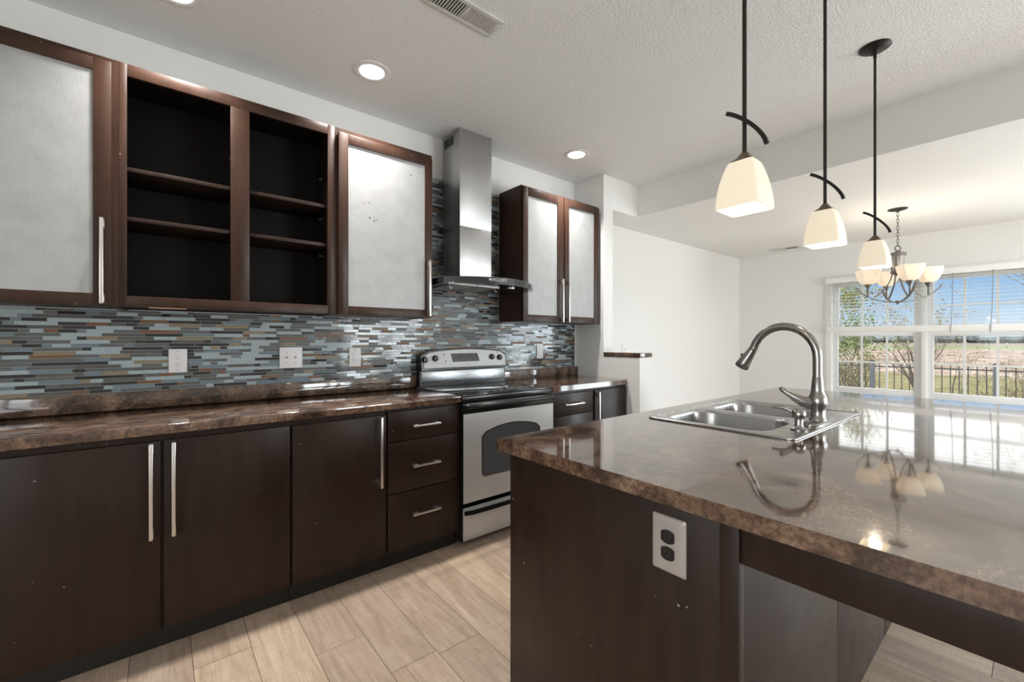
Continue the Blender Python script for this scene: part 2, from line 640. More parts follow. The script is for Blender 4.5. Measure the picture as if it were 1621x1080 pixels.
# window wall with the double opening
WY0, WY1, WZ0, WZ1 = -.04, 1.668, .56, 1.995
struct('wall_window', MB().box(XF, XF + .14, YB, -2.95, -.12, 2.86).box(XF, XF + .14, -.75, WY0, -.12, 2.86).box(XF, XF + .14, -2.95, -.75, 2.1, 2.86).box(XF, XF + .14, -2.95, -.75, -.12, .02).box(XF, XF + .14, WY1, YW, -.12, 2.86).box(XF, XF + .14, WY0, WY1, -.12, WZ0).box(XF, XF + .14, WY0, WY1, WZ1, 2.86), M['wall'], smooth=0)
# right wall with the sliding glass door
struct('wall_right', MB().box(XL, 2.9, YB - .12, YB, -.12, 2.86).box(4.7, XF + .14, YB - .12, YB, -.12, 2.86).box(2.9, 4.7, YB - .12, YB, 2.1, 2.86).box(2.9, 4.7, YB - .12, YB, -.12, .02), M['wall'], smooth=0)
# rear wall with a wide unseen window added to let light in
struct('wall_rear', MB().box(XL - .12, XL, YB - .12, -2.1, -.12, 2.86).box(XL - .12, XL, .9, YW, -.12, 2.86).box(XL - .12, XL, -2.1, .9, -.12, .45).box(XL - .12, XL, -2.1, .9, 2.15, 2.86), M['wall'], smooth=0)
struct('ceiling', MB().plate([(XL - .12, YB - .12), (3.59, YB - .12), (3.59, 2.47), (XR + .08, 2.47), (XR + .08, YW), (XL - .12, YW)], [], CEIL, 2.86), M['ceil'], smooth=0)
struct('ceiling_dining', MB().plate([(3.59, YB - .12), (XF, YB - .12), (XF, YW), (XR + .13, YW), (XR + .13, 2.47), (3.59, 2.47)], [], CEIL_D, 2.86), [M['ceil_d']], smooth=0)
struct('wall_return', MB().box(XR, XR + .13, 2.47, YW, 0, 2.80), M['wall'], smooth=0)
struct('wall_half', MB().box(XR, XR + .165, 2.095, 2.47, 0, 1.10), M['wall'], smooth=0)

lg = MB().box(XR - .004, XR + .172, 2.088, 2.469, 1.101, 1.139, .003).build('laminate_ledge', M['lam'], org=(XR, 2.2, 1.101))
tag(lg, 'narrow brown laminate cap on top of the white half wall', 'ledge')

# off-camera glazing: patio door and the rear window added for light
def glazing(name, horiz, c, a0, a1, z0, z1, nv):
    f = MB()
    def bar(p0, p1, q0, q1):
        if horiz:
            f.box(p0, p1, c - .03, c + .03, q0, q1)
        else:
            f.box(c - .03, c + .03, p0, p1, q0, q1)
    bar(a0, a1, z0, z0 + .08)
    bar(a0, a1, z1 - .08, z1)
    for i_ in range(nv + 1):
        xx = a0 + (a1 - a0) * i_ / nv
        bar(max(a0, xx - .05), min(a1, xx + .05), z0 + .08, z1 - .08)
    r = struct(name, f, M['vinyl'], smooth=0)
    g_ = MB()
    if horiz:
        g_.box(a0 + .02, a1 - .02, c - .003, c + .003, z0 + .05, z1 - .05)
    else:
        g_.box(c - .003, c + .003, a0 + .02, a1 - .02, z0 + .05, z1 - .05)
    g_.build('pane', M['pane'], r, smooth=0)
    return r
glazing('door_1', True, YB - .06, 2.9, 4.7, .02, 2.1, 2)
glazing('door_2', False, XF + .07, -2.95, -.75, .02, 2.1, 2)
glazing('rear_window_added', False, XL - .06, -2.1, .9, .45, 2.15, 3)

# ------------------------------------------------------------------ windows in view
cas = MB()
cas.box(XF - .018, XF, WY1, WY1 + .068, .50, 2.055, .003)
cas.box(XF - .018, XF, WY0 - .068, WY0, .50, 2.055, .003)
cas.box(XF - .020, XF, WY0, WY1, WZ1 - .005, 2.055, .003)
cas.box(XF - .016, XF, WY0, WY1, .49, WZ0 + .012, .003)
struct('trim_1', cas, M['trim'])
sill = MB().box(XF - .05, XF + .06, WY0 - .09, WY1 + .09, .538, .562, .004)
struct('trim_2', sill, M['trim'])

def window(name, y0, y1):
    f = MB()
    xa, xb = XF + .045, XF + .12
    f.box(xa, xb, y0, y0 + .03, .57, WZ1)
    f.box(xa, xb, y1 - .03, y1, .57, WZ1)
    f.box(xa, xb, y0 + .03, y1 - .03, .57, .60)
    f.box(xa, xb, y0 + .03, y1 - .03, WZ1 - .03, WZ1)
    r = struct(name, f, M['vinyl'], smooth=0)
    gy0, gy1 = y0 + .072, y1 - .052
    for nm, z0, z1, xo in (('lower_sash', .60, 1.335, 0.0), ('upper_sash', 1.30, WZ1 - .03, .035)):
        s = MB()
        x0 = XF + .05 + xo
        s.box(x0, x0 + .032, y0 + .03, gy0, z0, z1, .003)
        s.box(x0, x0 + .032, gy1, y1 - .03, z0, z1, .003)
        gz0, gz1 = z0 + (.062 if nm == 'lower_sash' else .04), z1 - .042
        s.box(x0, x0 + .032, gy0, gy1, z0, gz0, .003)
        s.box(x0, x0 + .032, gy0, gy1, gz1, z1, .003)
        so = s.build(nm, M['vinyl'], r)
        mu = MB()
        for k_ in (1, 2):
            yy = gy0 + (gy1 - gy0) * k_ / 3
            mu.box(x0 + .008, x0 + .022, yy - .010, yy + .010, gz0, gz1)
        zm = (gz0 + gz1) / 2
        mu.box(x0 + .009, x0 + .021, gy0, gy1, zm - .010, zm + .010)
        mu.build('muntin', M['vinyl'], so, smooth=0)
        MB().box(x0 + .0245, x0 + .0275, gy0 - .005, gy1 + .005, gz0 - .005, gz1 + .005).build('pane', M['pane'], so, smooth=0)
    return r
window('window_1', .835, 1.668)
window('window_2', -.04, .793)
struct('trim_3', MB().box(XF - .006, XF + .12, .793, .835, .57, WZ1, .002), M['trim'])

# wide blind pulled half-way up over both windows
BX = XF - .055
bl = thing('window_blind', 'wide white slatted blind half lowered over both dining windows', 'blind', (BX, .81, 2.02))
MB().box(BX - .03, BX + .03, WY0 - .045, WY1 + .045, 1.955, 2.02, .003).build('headrail', M['slat'], bl)
sl = MB()
zz = 1.432
while zz < 1.95:
    ym0, ym1 = WY0 - .04, WY1 + .04
    sl.loft([[(BX - .024, yv, zz - .0012), (BX, yv, zz + .0018), (BX + .024, yv, zz + .0002), (BX + .024, yv, zz + .0026), (BX, yv, zz + .0044), (BX - .024, yv, zz + .0014)] for yv in (ym0, ym1)])
    zz += .0385
sl.build('slats', M['slat_t'], bl)
MB().box(BX - .027, BX + .027, WY0 - .04, WY1 + .04, 1.338, 1.412, .008).build('bottom_rail', M['slat'], bl)
for yv in (1.56, 1.13, .70, .27, .02):
    MB().tube([(BX - .026, yv, 1.41), (BX - .026, yv, 1.957)], .0011, 5).build('cord', M['slat'], bl)
for yv in (.585, .30):
    MB().tube([(BX - .033, yv + .012, 1.32), (BX - .033, yv, 1.60), (BX - .033, yv - .006, 1.965)], .0028, 6).build('pull_cord', M['dash'], bl)
for yv in (1.60, .9, .62, .3):
    MB().lathe((BX - .027, yv, 1.375), [(.006, 0), (.006, -.002)], 10, 'X').build('plug', M['plate'], bl)

# ================================================================== EXTERIOR
GZ = -.5
struct('lawn', MB().box(XF + .2, 30, -60, 60, GZ - .1, GZ).box(-30, XF + .2, -60, YB - .3, GZ - .1, GZ).box(-30, XL - .3, YB - .3, 60, GZ - .1, GZ), M['lawn'], smooth=0)
struct('field', MB().box(30, 118, -300, 300, GZ - .1, GZ), M['field'], smooth=0)
struct('field_strip', MB().box(118, 150, -300, 300, GZ - .1, GZ), M['strip'], smooth=0)
struct('field_far', MB().box(150, 700, -700, 700, GZ - .1, GZ), M['farfield'], smooth=0)

def treeline():
    mb = MB()
    rnd = random.Random(3)
    for k_ in range(150):
        yv = -150 + k_ * 2.4 + rnd.uniform(-1, 1)
        xv = 330 + rnd.uniform(-10, 10)
        h = rnd.uniform(4.5, 9.5)
        r = rnd.uniform(2.2, 4.0)
        prof = [(r * .35, 0), (r * rnd.uniform(.8, 1), h * .3), (r * rnd.uniform(.8, 1.05), h * .6), (r * .6, h * .85), (r * .1, h)]
        mb.lathe((xv, yv, GZ), prof, 7)
    o = mb.build('treeline', M['farwood'], smooth=0)
    tag(o, 'distant grey-green treeline along the horizon beyond the fields', 'treeline', kind='stuff')
treeline()

FX, FZ = 12.2, .70
fy = [2.33 + 1.82, 2.33, .51, .51 - 1.82]
fe = thing('fence', 'dark metal picket fence outside the dining windows', 'fence', (FX, 1.0, GZ))
for yv in fy:
    p = MB().box(FX - .04, FX + .04, yv - .04, yv + .04, GZ, FZ + .07, .003).build('post', M['fence'], fe)
    MB().box(FX - .052, FX + .052, yv - .052, yv + .052, FZ + .07, FZ + .085).box(FX - .03, FX + .03, yv - .03, yv + .03, FZ + .085, FZ + .10).build('post_cap', M['black'], p)
for a, b_ in zip(fy, fy[1:]):
    for z_ in (FZ - .045, GZ + .12):
        MB().box(FX - .014, FX + .014, b_ + .04, a - .04, z_, z_ + .025).build('rail', M['picket'], fe, smooth=0)
    q = MB()
    for k_ in range(1, 15):
        yv = a + (b_ - a) * k_ / 15
        q.box(FX - .008, FX + .008, yv - .008, yv + .008, GZ + .05, FZ + .03)
    q.build('pickets', M['picket'], fe, smooth=0)

def branch(mb, p, d, L, r, depth, rnd, tips, spread=.55, lift=.12, kids=(2, 4)):
    n = 4
    pts, rs = [p.copy()], [r]
    for k_ in range(n):
        d = (d + Vector((rnd.uniform(-1, 1), rnd.uniform(-1, 1), rnd.uniform(-.6, 1))) * .16 + Vector((0, 0, lift * .3))).normalized()
        pts.append(pts[-1] + d * L / n)
        rs.append(r * (1 - .55 * (k_ + 1) / n))
    mb.tube(pts, rs, 5 if depth > 1 else 4, cap=False)
    tips.append(pts[-1])
    if depth == 0:
        tips.append(pts[2])
        return
    for k_ in range(rnd.randint(*kids)):
        i_ = rnd.randint(1, n)
        nd = (d + Vector((rnd.uniform(-1, 1), rnd.uniform(-1, 1), rnd.uniform(-.4, .9))) * spread * 1.6 + Vector((0, 0, lift))).normalized()
        branch(mb, pts[i_], nd, L * rnd.uniform(.55, .8), rs[i_] * .62, depth - 1, rnd, tips, spread, lift, kids)

def tree(name, label, cat, loc, h, r, depth, seed, leaf=None, nleaf=0, ls=.03, spread=.55, trunks=1, kids=(2, 4), group=None, lean=(0, 0)):
    rnd = random.Random(seed)
    t = thing(name, label, cat, loc, group)
    mb = MB()
    tips = []
    for k_ in range(trunks):
        d = Vector((lean[0] + rnd.uniform(-.3, .3) * (trunks > 1) * 1.6, lean[1] + rnd.uniform(-.3, .3) * (trunks > 1) * 1.6, 1)).normalized()
        branch(mb, Vector(loc) + Vector((rnd.uniform(-.1, .1), rnd.uniform(-.1, .1), 0)) * (trunks > 1), d, h * .42, r, depth, rnd, tips, spread, .12, kids)
    mb.build('branches', M['bark'], t, smooth=0)
    if nleaf:
        lf = MB()
        for k_ in range(nleaf):
            c = rnd.choice(tips) + Vector((rnd.gauss(0, 1), rnd.gauss(0, 1), rnd.gauss(0, 1))) * ls * 2.5
            u = Vector((rnd.uniform(-1, 1), rnd.uniform(-1, 1), rnd.uniform(-1, 1))).normalized() * ls
            v = u.cross(Vector((rnd.uniform(-1, 1), rnd.uniform(-1, 1), rnd.uniform(-1, 1)))).normalized() * ls * .6
            lf.bm.faces.new([lf.bm.verts.new(c + q) for q in (-u, v, u, -v)])
        lf.build('leaves', leaf, t, smooth=0)
    return t
tree('tree', 'leafing tree with yellow-green buds behind left end of the fence', 'tree', (16.8, 4.15, GZ), 4.8, .065, 5, 5, M['leaf'], 1500, .045, lean=(0, -.12))
tree('tree', 'bare tree reaching in from right side of the right window', 'tree', (14.6, -.95, GZ), 5.4, .08, 5, 11, M['bark'], 160, .03, lean=(0, .22), spread=.62)
tree('sapling', 'thin bare sapling behind the fence in the right window', 'tree', (13.2, 1.19, GZ), 2.4, .022, 4, 8, M['leaf_d'], 120, .02)
tree('shrub', 'green leafy shrub behind fence at the left window edge', 'shrub', (14.6, 3.30, GZ), 2.9, .026, 4, 21, M['leaf_g'], 2200, .035, trunks=6)
tree('shrub', 'bare twiggy shrub behind fence at right of the left window', 'shrub', (18.3, 2.46, GZ), 3.6, .028, 4, 33, M['leaf_d'], 1300, .03, trunks=9, kids=(2, 3))
tree('shrub', 'low dry bush behind fence in middle of the left window', 'shrub', (13.2, 2.72, GZ), 1.7, .016, 4, 41, M['leaf_d'], 900, .025, trunks=7)
tree('shrub', 'low dry bush behind the right fence post', 'shrub', (13.3, .30, GZ), 1.6, .014, 4, 47, M['leaf_d'], 400, .02, trunks=6)

# ================================================================== CABINET HARDWARE
def bar_vertical(x, yf, z0, z1, parent, hw=.0062):
    """flat bar pull standing off the door at yf (front face), towards -Y"""
    b_ = MB().box(x - hw, x + hw, yf - .040, yf - .029, z0, z1, .0018)
    for zc in (z0 + .022, z1 - .022):
        b_.box(x - .0045, x + .0075, yf - .030, yf + .001, zc - .017, zc + .017, .001)
    return tag(b_.build('handle', M['pull'], parent), 'satin nickel bar handle')

def bar_horizontal(xa, xb, z, yf, parent):
    b_ = MB().box(xa, xb, yf - .037, yf - .026, z - .0055, z + .0055, .0018)
    for xc in (xa + .02, xb - .02):
        b_.box(xc - .012, xc + .012, yf - .027, yf + .001, z - .004, z + .007, .001)
    return tag(b_.build('handle', M['pull'], parent), 'satin nickel bar handle')

# ================================================================== BASE CABINETS
YD = 2.215
YC = YD + .02
def base_cabinet(x0, x1, label, group=None):
    t = thing('base_cabinet', label, 'cabinet', ((x0 + x1) / 2, 2.5, 0), group)
    MB().box(x0 + .001, x1 - .001, YC + .0005, 2.783, .091, .8745).build('carcass', M['wood'], t)
    MB().box(x0 + .001, x1 - .001, 2.268, 2.286, 0.0005, .091).build('toe_kick', M['toe'], t)
    return t
def door_slab(t, x0, x1, z0=.093, z1=.846, name='door'):
    return MB().box(x0, x1, YD, YC, z0, z1, .0015).build(name, M['wood'], t)

c1 = base_cabinet(-.76, .4765, 'dark brown double-door base cabinet leftmost along the wall')
d = door_slab(c1, -.455, .002)
bar_vertical(-.0266, YD, .47, .8435, d)
d = door_slab(c1, .013, .471)
bar_vertical(.043, YD, .468, .841, d)
c2 = base_cabinet(.4765, .9445, 'dark brown single-door base cabinet left of the drawer stack')
d = door_slab(c2, .482, .939, .091, .845)
bar_vertical(.902, YD, .47, .8405, d)
c3 = base_cabinet(.9445, 1.401, 'dark brown three-drawer base cabinet left of the range')
for z0, z1, hz in ((.695, .857, .771), (.415, .690, .549), (.094, .409, .281)):
    d = MB().box(.950, 1.398, YD, YC, z0, z1, .0015).build('drawer', M['wood'], c3)
    bar_horizontal(1.083, 1.256, hz, YD, d)
c4 = base_cabinet(2.165, 3.076, 'dark base cabinet right of the range with drawers and door')
for z0, z1, hz in ((.692, .850, .771), (.412, .687, .55), (.094, .407, .28)):
    d = MB().box(2.185, 2.635, YD, YC, z0, z1, .0015).build('drawer', M['wood'], c4)
    bar_horizontal(2.290, 2.500, hz, YD, d)
d = door_slab(c4, 2.655, 3.066, .093, .850)
bar_vertical(2.672, YD, .47, .838, d)

# ------------------------------------------------------------------ wall countertops
def wall_counter(x0, x1, label, chamfer=False):
    t = thing('countertop', label, 'countertop', ((x0 + x1) / 2, 2.4, .876))
    if chamfer:
        L = [(x0, 2.19), (x1 - .045, 2.19), (x1, 2.225), (x1, 2.797), (x0, 2.797)]
        mb = MB()
        mb.loft([[(p[0], p[1], z) for p in L] for z in (.876, .914)])
    else:
        mb = MB().box(x0, x1, 2.19, 2.797, .876, .914, .0035, 3)
    mb.build('worktop', M['lam'], t)
    MB().box(x0, x1, 2.772, 2.797, .9142, .998, .003).build('backsplash_lip', M['lam'], t)
    return t
wall_counter(-.76, 1.3985, 'long brown laminate countertop left of the range')
wall_counter(2.164, 3.077, 'short brown laminate countertop right of the range', True)

# ------------------------------------------------------------------ mosaic tile
def mosaic():
    mb = MB()
    rnd = random.Random(19)
    yb = 2.7985
    mb.box(-.76, 3.05, yb - .006, yb, .999, 1.389, mi=7)
    mb.box(1.362, 2.140, yb - .006, yb, 1.389, 2.432, mi=7)
    H, G = .0147, .0019
    wts = [.21, .20, .26, .15, .06, .05, .14]
    def row(z, xa, xb, H):
        x = xa - rnd.uniform(0, .09)
        while x < xb:
            L = rnd.choice((.03, .042, .058, .075, .09, .105, .13, .15))
            a, b_ = max(x, xa), min(x + L, xb)
            x += L + G
            if b_ - a < .006:
                continue
            mi = rnd.choices(range(7), wts)[0]
            th = rnd.uniform(.0015, .0032)
            t1, t2, t3 = (rnd.uniform(-.0008, .0008) for _ in range(3))
            yf = yb - .006 - th
            q = [(a, yf + t1, z), (b_, yf + t2, z), (b_, yf + t2 + t3, z + H), (a, yf + t1 + t3, z + H)]
            fr = [mb.bm.verts.new(p) for p in q]
            bk = [mb.bm.verts.new((p[0], yb - .0055, p[2])) for p in q]
            fs = [mb.bm.faces.new(fr)]
            for i_ in range(4):
                j = (i_ + 1) % 4
                fs.append(mb.bm.faces.new((fr[j], fr[i_], bk[i_], bk[j])))
            for f in fs:
                f.material_index = mi
    z = 1.0005
    while z < 2.428:
        if z < 1.388:
            if z + H > 1.3915:
                row(z, -.76, 1.362, 1.3912 - z)
                row(z, 1.362, 2.140, H)
                row(z, 2.140, 3.05, 1.3912 - z)
            else:
                row(z, -.76, 3.05, H)
        else:
            row(z, 1.362, 2.140, min(H, 2.432 - z))
        z += H + G
    o = mb.build('tile_backsplash', TILE_MATS + [M['grout']], smooth=0, org=(1.0, 2.798, 1.0))
    tag(o, 'mosaic backsplash of thin blue, grey and rust strip tiles on kitchen wall', 'backsplash')
mosaic()
TY = 2.788      # face of the mosaic

# ================================================================== UPPER CABINETS
def upper(x0, x1, yf, label, solid=True):
    t = thing('upper_cabinet', label, 'cabinet', ((x0 + x1) / 2, 2.64, 1.392))
    return t
def shell(t, x0, x1, yf, z0=1.392, z1=2.439, back=2.7845):
    b_ = MB()
    b_.box(x0, x0 + .018, yf + .018, back, z0, z1)
    b_.box(x1 - .018, x1, yf + .018, back, z0, z1)
    b_.box(x0 + .018, x1 - .018, yf + .018, back, z0 + .003, z0 + .036)
    b_.box(x0 + .018, x1 - .018, yf + .018, back, z1 - .018, z1)
    b_.box(x0 + .018, x1 - .018, back - .008, back, z0 + .036, z1 - .018)
    return b_
def frame_door(t, x0, x1, z0, z1, yf, st, px0, px1, pz0, pz1, hinge=None):
    """framed door with a silver panel; yf front face"""
    f = MB()
    f.box(x0, px0, yf, yf + .02, z0, z1, .0015)
    f.box(px1, x1, yf, yf + .02, z0, z1, .0015)
    f.box(px0, px1, yf, yf + .02, pz1, z1, .001)
    f.box(px0, px1, yf, yf + .02, z0, pz0, .001)
    d_ = f.build('door', M['wood_up'], t)
    tag(MB().box(px0 - .004, px1 + .004, yf + .007, yf + .013, pz0 - .004, pz1 + .004).build('door_panel', M['silver'], d_), 'silver textured panel')
    return d_

YU = 2.485
uA = upper(-.76, -.136, YU, 'upper cabinet with one silver-panelled door at far left')
shell(uA, -.76, -.136, YU).build('carcass', M['wood_up'], uA)
MB().box(-.76, -.73, YU, YU + .018, 1.392, 2.439).box(-.165, -.136, YU, YU + .018, 1.392, 2.439).box(-.73, -.165, YU, YU + .018, 1.392, 1.43).box(-.73, -.165, YU, YU + .018, 2.385, 2.439).build('face_frame', M['wood_up'], uA)
d = frame_door(uA, -.745, -.158, 1.391, 2.4155, YU - .02, .054, -.690, -.2135, 1.442, 2.364)
bar_vertical(-.1855, YU - .02, 1.399, 1.752, d)

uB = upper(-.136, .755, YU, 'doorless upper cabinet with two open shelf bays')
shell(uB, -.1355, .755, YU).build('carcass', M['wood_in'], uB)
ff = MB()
ff.box(-.1355, -.1095, YU, YU + .018, 1.392, 2.439, .001)
ff.box(.267, .346, YU, YU + .018, 1.44, 2.387, .001)
ff.box(.718, .755, YU, YU + .018, 1.392, 2.439, .001)
ff.box(-.1095, .718, YU, YU + .018, 2.387, 2.439, .001)
ff.box(-.1095, .718, YU, YU + .018, 1.392, 1.44, .001)
ff.build('face_frame', M['wood_up'], uB)
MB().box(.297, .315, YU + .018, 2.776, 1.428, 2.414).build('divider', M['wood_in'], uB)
for xa, xb in ((-.117, .297), (.315, .737)):
    for zc in (1.992, 1.777):
        MB().box(xa, xb, YU + .022, 2.776, zc - .009, zc + .009, .001).build('shelf', M['wood'], uB)
        for yy in (2.56, 2.70):
            pass
    for zc in (1.955, 1.74, 2.19):
        MB().lathe((xb, 2.66, zc), [(.004, 0), (.004, -.012), (.006, -.014), (.002, -.018)], 8, 'X').build('shelf_pin', M['pull'], uB)
tag(MB().box(-.038, .095, YU - .0006, YU + .010, 1.3895, 1.393).build('worn_edge', M['bare'], uB), 'bare wood where the finish has chipped')

uC = upper(.755, 1.361, YU, 'upper cabinet with silver-panelled door just left of the hood')
shell(uC, .7555, 1.361, YU).build('carcass', M['wood_up'], uC)
MB().box(.7555, .785, YU, YU + .018, 1.392, 2.439).box(1.331, 1.361, YU, YU + .018, 1.392, 2.439).box(.785, 1.331, YU, YU + .018, 1.392, 1.43).box(.785, 1.331, YU, YU + .018, 2.385, 2.439).build('face_frame', M['wood_up'], uC)
d = frame_door(uC, .770, 1.353, 1.391, 2.409, YU - .024, .054, .823, 1.303, 1.440, 2.354)
bar_vertical(1.318, YU - .024, 1.397, 1.750, d)
for xx, z_, r_ in ((.947, 1.960, .0055), (.917, 2.040, .003), (.940, 2.047, .0035), (.974, 1.947, .005), (.989, 1.953, .004), (1.206, 2.269, .004), (.895, 2.260, .002), (1.016, 2.051, .0025)):
    tag(MB().lathe((xx, YU - .0172, z_), [(r_, 0), (r_ * .8, -.0003)], 7, 'Y').build('scuff_mark', M['dark_detail'], d, smooth=0), 'small dark scuff mark on the silver panel')

YV = 2.51
uD = upper(2.142, 3.05, YV, 'two-door upper cabinet with silver panels right of the hood')
shell(uD, 2.142, 3.05, YV).build('carcass', M['wood_up'], uD)
MB().box(2.142, 2.17, YV, YV + .018, 1.392, 2.439).box(3.02, 3.05, YV, YV + .018, 1.392, 2.439).box(2.17, 3.02, YV, YV + .018, 1.392, 1.43).box(2.17, 3.02, YV, YV + .018, 2.385, 2.439).box(2.57, 2.62, YV, YV + .018, 1.43, 2.385).build('face_frame', M['wood_up'], uD)
d = frame_door(uD, 2.148, 2.590, 1.391, 2.424, YV - .02, .054, 2.197, 2.519, 1.445, 2.363)
bar_vertical(2.551, YV - .02, 1.392, 1.747, d)
d = frame_door(uD, 2.602, 3.040, 1.391, 2.424, YV - .02, .054, 2.655, 2.979, 1.445, 2.363)
bar_vertical(2.622, YV - .02, 1.394, 1.745, d)

# ================================================================== RANGE HOOD
hd = thing('range_hood', 'stainless chimney range hood with curved black canopy above the range', 'range hood', (1.757, 2.6, 1.61))
ch = MB()
ch.box(1.618, 1.896, 2.555, 2.786, 2.046, 2.7345, .004)
ch.box(1.6195, 1.8945, 2.5565, 2.786, 1.655, 2.046, .004)
chm = ch.build('chimney', M['steel'], hd)
vt = MB()
for k_ in range(2):
    ya = 2.638 + k_ * .066
    for j in range(5):
        vt.box(1.6168, 1.6178, ya + j * .0125, ya + j * .0125 + .009, 2.642, 2.705)
tag(vt.build('vent_slots', M['dark_detail'], chm, smooth=0), 'dark vent slots')
def hood_outline(y_add=0.0, inset=0.0):
    pts = [(1.40 + inset, 2.786), (1.40 + inset, 2.40 + inset)]
    n = 16
    for i_ in range(1, n):
        u = i_ / n
        xx = 1.40 + inset + (0.762 - 2 * inset) * u
        pts.append((xx, 2.40 + inset - .175 * (1 - (2 * u - 1) ** 2)))
    pts += [(2.162 - inset, 2.40 + inset), (2.162 - inset, 2.462), (2.138 - inset, 2.470), (2.138 - inset, 2.786)]
    return pts
L = hood_outline()
Li = hood_outline(inset=.012)
cn = MB()
cn.loft([[(p[0], p[1], 1.612) for p in Li], [(p[0], p[1], 1.612) for p in L], [(p[0], p[1], 1.654) for p in L], [(p[0], p[1], 1.657) for p in hood_outline(inset=.004)]])
cnp = cn.build('canopy', M['hoodglass'], hd, smooth=20)
for xa, xb in ((1.455, 1.635), (1.640, 1.822)):
    MB().box(xa, xb, 2.365, 2.70, 1.605, 1.6125, .002).build('grease_filter', M['filter'], hd)
for xa in (1.47, 1.84):
    MB().tube([(xa, 2.44, 1.606), (xa, 2.44, 1.590), (xa + .012, 2.44, 1.586), (xa + .016, 2.44, 1.598)], .0022, 6).build('filter_clip', M['chrome'], hd)
for xa in (1.43, 1.92):
    MB().lathe((xa, 2.36, 1.609), [(.027, .003), (.027, -.002), (.020, -.003)], 20).build('lamp', M['chrome'], hd)
MB().box(1.640, 1.652, 2.2355, 2.2400, 1.633, 1.645).build('logo_mark', M['logo'], cnp, smooth=0)
text('EXCLUSIO', 'logo_text', M['logo'], cnp, (1.712, 2.2268, 1.6385), (PI / 2, 0, math.radians(-7)), .026)

# ================================================================== RANGE
rg = thing('range', 'stainless and black freestanding electric range below the hood', 'range', (1.781, 2.48, 0))
RX0, RX1 = 1.4035, 2.1615
bd = MB().box(RX0, RX1, 2.222, 2.785, .03, .905, .002)
bd.box(RX0 + .03, RX1 - .03, 2.25, 2.75, .004, .03)
bd.build('body', M['black'], rg)
MB().box(RX0 - .001, RX1 + .001, 2.188, 2.715, .905, .9165, .004, 3).build('cooktop', M['blackglass'], rg)
MB().box(RX0, RX1, 2.192, 2.222, .868, .9048, .003).build('vent_trim', M['black'], rg)
od = MB().box(RX0 + .001, RX1 - .001, 2.180, 2.2215, .802, .866, .004).build('oven_door', M['black'], rg)
wx0, wx1, wz0, wz1 = 1.545, 2.028, .403, .664
def arch_loop(grow, y):
    pts = []
    r_ = .03
    x0, x1, z0, z1 = wx0 - grow, wx1 + grow, wz0 - grow, wz1 + grow
    for sx, sz, a0 in ((x0 + r_, z0 + r_, PI), (x1 - r_, z0 + r_, 1.5 * PI)):
        for i_ in range(6):
            a = a0 + PI / 2 * i_ / 5
            pts.append((sx + r_ * math.cos(a), y, sz + r_ * math.sin(a)))
    n = 16
    for i_ in range(n + 1):
        u = i_ / n
        s_e = min(1, u / .05, (1 - u) / .05)
        pts.append((x1 + (x0 - x1) * u, y, z1 - .018 * (1 - s_e) + .045 * (1 - (2 * u - 1) ** 2)))
    return pts
dp = MB()
inner = arch_loop(0, 0)
bmx = dp.bm
for y in (2.1795, 2.1845):
    es = []
    vo = [bmx.verts.new(p) for p in ((RX0 + .005, y, .264), (RX1 - .003, y, .264), (RX1 - .003, y, .801), (RX0 + .005, y, .801))]
    vi = [bmx.verts.new((p[0], y, p[2])) for p in inner]
    for V in (vo, vi):
        for i_ in range(len(V)):
            es.append(bmx.edges.new((V[i_], V[(i_ + 1) % len(V)])))
    bmesh.ops.triangle_fill(bmx, use_beauty=True, use_dissolve=False, edges=es)
    if y < 2.182:
        keep = (vo, vi)
    else:
        for A, B in zip(keep, (vo, vi)):
            for i_ in range(len(A)):
                j = (i_ + 1) % len(A)
                bmx.faces.new((A[i_], A[j], B[j], B[i_]))
dpo = dp.build('door_face', M['oven'], od, smooth=0)
g = MB()
g.loft([arch_loop(.004, 2.1850), arch_loop(.004, 2.192)])
g.build('door_window', M['ovenglass'], od, smooth=30)
g = MB()
g.loft([arch_loop(.005, 2.1785), arch_loop(.0, 2.1785), arch_loop(.0, 2.186)], False, False)
g.build('window_trim', M['chrome'], od, smooth=0)
MB().box(RX0 + .001, RX1 - .001, 2.1925, 2.2215, .262, .802).build('door_back', M['black'], od)
hp = [(RX0 + .012, 2.182, .848), (RX0 + .02, 2.150, .850), (RX0 + .06, 2.135, .852), ((RX0 + RX1) / 2, 2.130, .853), (RX1 - .06, 2.135, .852), (RX1 - .02, 2.150, .850), (RX1 - .012, 2.182, .848)]
MB().tube(hp, [.014, .014, .0135, .0135, .0135, .014, .014], 14).build('door_handle', M['black'], od)
wd = MB().box(RX0 + .001, RX1 - .001, 2.188, 2.2215, .034, .238, .002).build('storage_drawer', M['black'], rg)
MB().box(RX0 + .005, RX1 - .003, 2.181, 2.1885, .038, .234, .002).build('drawer_face', M['oven'], wd)
hp = [(RX0 + .010, 2.180, .206), (RX0 + .06, 2.158, .209), (RX0 + .18, 2.150, .211), ((RX0 + RX1) / 2, 2.148, .212), (RX1 - .18, 2.150, .211), (RX1 - .06, 2.158, .209), (RX1 - .010, 2.180, .206)]
MB().strap(hp, .0125, .007, (0, .25, 1)).build('drawer_handle', M['black'], wd)
